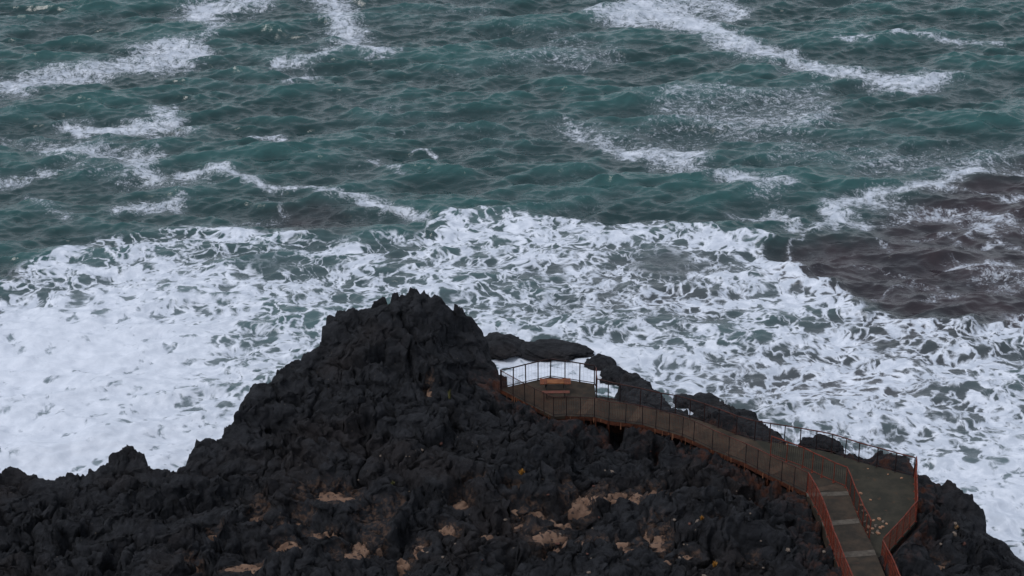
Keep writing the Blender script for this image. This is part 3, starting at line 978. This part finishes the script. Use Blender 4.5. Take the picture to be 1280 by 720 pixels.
# ------------------------------------------------------------------ picnic table
tp = at(694, 491, DZ)
t = empty('picnic_table', tuple(tp), 0.02)
tag(t, 'orange brown picnic table with dark legs in the middle of the viewing platform', 'picnic table')
bm = bmesh.new()
for k in range(3):
    box(bm, (0, -0.145 + k * .145, .64), .86, .135, .04)
obj('tabletop', bm, M['table_top'], t)
for s in (-1, 1):
    bm = bmesh.new()
    for j in range(3):
        box(bm, (s * (.50 + j * .115), 0, .652), .105, .60, .045)
    bmesh.ops.bevel(bm, geom=bm.edges[:], offset=.008, segments=1)
    obj('end_board', bm, M['table_end'], t)
    for q in (-1, 1):
        bm = bmesh.new()
        bar(bm, (s * .46, q * .12, .62), (s * .46, q * .55, .02), .045, 6)
        obj('leg', bm, M['table_leg'], t)
    bm = bmesh.new()
    box(bm, (s * .46, 0, .34), .05, 1.35, .07)
    obj('crossbeam', bm, M['table_leg'], t)
for q in (-1, 1):
    bm = bmesh.new()
    for k in range(2):
        box(bm, (0, q * (.60 + k * .13), .40), 1.40, .11, .035)
    obj('bench_seat', bm, M['bench'], t)

# ------------------------------------------------------------------ stones, tufts
def small_stone(px, py, s, seed, mat, label, cat, group, z=None, name='stone'):
    if z is None:
        loc = hit(px, py)
        if loc is None:
            return
    else:
        loc = Vector(at(px, py, z))
    rr = random.Random(seed)
    o = obj(name, boulder_mesh((s, s * rr.uniform(.6, .9), s * rr.uniform(.4, .7)), seed, 2, .9), M[mat], smooth_=False)
    o.location = loc + Vector((0, 0, s * .18))
    o.rotation_euler = (0, 0, rr.uniform(0, 6))
    tag(o, label, cat, group)


rr = random.Random(21)
heap = [(1082, 652), (1085, 660), (1090, 661), (1095, 660), (1100, 661), (1088, 664), (1096, 664), (1083, 645), (1099, 650), (1104, 653), (1109, 654), (1092, 651),
        (1080, 640), (1086, 657), (1102, 658), (1094, 657), (1077, 632), (1098, 666), (1091, 667), (1084, 665)]
for i, (a, b_) in enumerate(heap):
    small_stone(a + rr.uniform(-1, 1), b_ + rr.uniform(-1, 1), rr.uniform(.035, .10), 300 + i, 'stone_tan' if i % 3 else 'stone_pale',
                'tan stone in the rubble heap at the narrow end of the terrace', 'stone', 'tan rubble heap on the terrace', z=DZ)
for i, (a, b_) in enumerate([(1085, 586), (1110, 593), (1127, 598), (1076, 617), (1088, 625), (976, 553), (984, 556), (1070, 640), (1060, 622)]):
    small_stone(a, b_, rr.uniform(.04, .08), 340 + i, 'stone_tan', 'small tan stone lying loose on the terrace deck', 'stone', 'loose stones on the terrace', z=DZ)
sc_list = []
for i in range(34):
    a, b_ = rr.uniform(420, 960), rr.uniform(560, 716)
    sc_list.append((a, b_))
sc_list += [(765, 590), (527, 563), (551, 555), (632, 650), (700, 668), (843, 650), (862, 655), (872, 652), (880, 720), (736, 716), (697, 680), (985, 688), (1030, 690), (1240, 662), (1245, 672), (1195, 655), (1193, 668), (1176, 680), (1205, 680)]
for i, (a, b_) in enumerate(sc_list):
    s = rr.uniform(.03, .075) if i < 34 else rr.uniform(.07, .12)
    small_stone(a, b_, s, 400 + i, 'stone_pale' if i % 4 else 'stone_red', 'small pale stone scattered on the black lava', 'stone', 'pale stones scattered on the lava')


def tuft(px, py, mat, h, n, spread, label, seed, name='plant', z=None, group=None):
    loc = hit(px, py) if z is None else Vector(at(px, py, z))
    if loc is None:
        return
    r_ = random.Random(seed)
    bm = bmesh.new()
    for k in range(n):
        an, sp_ = r_.uniform(0, 6.28), r_.uniform(0, spread)
        hh_ = h * r_.uniform(.5, 1)
        bx_, by_ = math.cos(an) * sp_ * .4, math.sin(an) * sp_ * .4
        tx_, ty_ = math.cos(an) * sp_, math.sin(an) * sp_
        w = .012 + .01 * r_.random()
        p0, p1, p2 = Vector((bx_, by_, -.05)), Vector(((bx_ + tx_) / 2, (by_ + ty_) / 2, hh_ * .6)), Vector((tx_, ty_, hh_))
        sd_ = Vector((-math.sin(an + .7), math.cos(an + .7), 0)) * w
        v = [bm.verts.new(p0 - sd_), bm.verts.new(p0 + sd_), bm.verts.new(p1 + sd_), bm.verts.new(p1 - sd_), bm.verts.new(p2)]
        bm.faces.new((v[0], v[1], v[2], v[3]))
        bm.faces.new((v[3], v[2], v[4]))
    o = obj(name, bm, M[mat])
    o.location = loc
    tag(o, label, 'plant', group)


tuft(652, 592, 'ochre', .28, 90, .22, 'ochre yellow plant tuft on the lava below the platform', 1)
tuft(562, 498, 'yellowgreen', .55, 30, .10, 'thin yellow green plant standing on the dark crag left of the platform', 2)
tuft(491, 606, 'yellowgreen', .22, 40, .12, 'small yellow green plant near the left sand patch', 3)
tuft(877, 649, 'ochre', .18, 50, .14, 'small ochre plant on the lava left of the steps', 4)
tuft(893, 707, 'ochre', .22, 50, .14, 'ochre plant near the bottom edge left of the steps', 5)
tuft(1196, 660, 'straw', .16, 40, .16, 'dry straw tuft on the lava right of the red railing', 6)
for i, (a, b_, s) in enumerate([(953, 590, .30), (972, 597, .26), (986, 608, .34), (916, 573, .2), (936, 583, .24), (1001, 618, .3)]):
    tuft(a, b_, 'straw', s, 46, .15, 'pale dry grass tuft growing against the landward walkway edge', 20 + i, name='dry_grass', z=DZ - .3, group='dry grass tufts along the walkway')
for i, (a, b_) in enumerate([(596, 590), (600, 600), (1014, 690), (1012, 700)]):
    pass

# ------------------------------------------------------------------ light
SUN_EL, SUN_ROT = math.radians(55), math.radians(-115)
w = bpy.data.worlds.new("World")
scn.world = w
w.use_nodes = True
nt = w.node_tree
bg = nt.nodes['Background']
sky = nt.nodes.new('ShaderNodeTexSky')
sky.sky_type = 'NISHITA'
sky.sun_disc = False
sky.sun_elevation = SUN_EL
sky.sun_rotation = SUN_ROT
sky.air_density = 1.0
sky.dust_density = 2.5
sky.ozone_density = 1.0
hs = nt.nodes.new('ShaderNodeHueSaturation')
hs.inputs['Saturation'].default_value = 0.42
nt.links.new(sky.outputs[0], hs.inputs['Color'])
# an even layer of cloud over the clear sky
cl = nt.nodes.new('ShaderNodeMix')
cl.data_type = 'RGBA'
cl.inputs[0].default_value = 0.72
cl.inputs[7].default_value = (5.0, 5.45, 6.1, 1)
nt.links.new(hs.outputs[0], cl.inputs[6])
nt.links.new(cl.outputs[2], bg.inputs['Color'])
bg.inputs['Strength'].default_value = 0.06
sl = bpy.data.lights.new('sun', 'SUN')
sl.energy = 0.6
sl.angle = math.radians(25)
sl.color = (1.0, 0.97, 0.94)
so = bpy.data.objects.new('sun', sl)
COL.objects.link(so)
az = SUN_ROT
dirv = Vector((math.sin(az) * math.cos(SUN_EL), math.cos(az) * math.cos(SUN_EL), math.sin(SUN_EL)))
so.rotation_euler = dirv.to_track_quat('Z', 'Y').to_euler()
so.location = (0, 0, 90)

scn.view_settings.view_transform = 'Standard'
scn.view_settings.look = 'None'
scn.view_settings.gamma = 1.0
scn.view_settings.exposure = 1.25
scn.render.engine = 'CYCLES'
scn.cycles.use_denoising = True
scn.cycles.max_bounces = 6
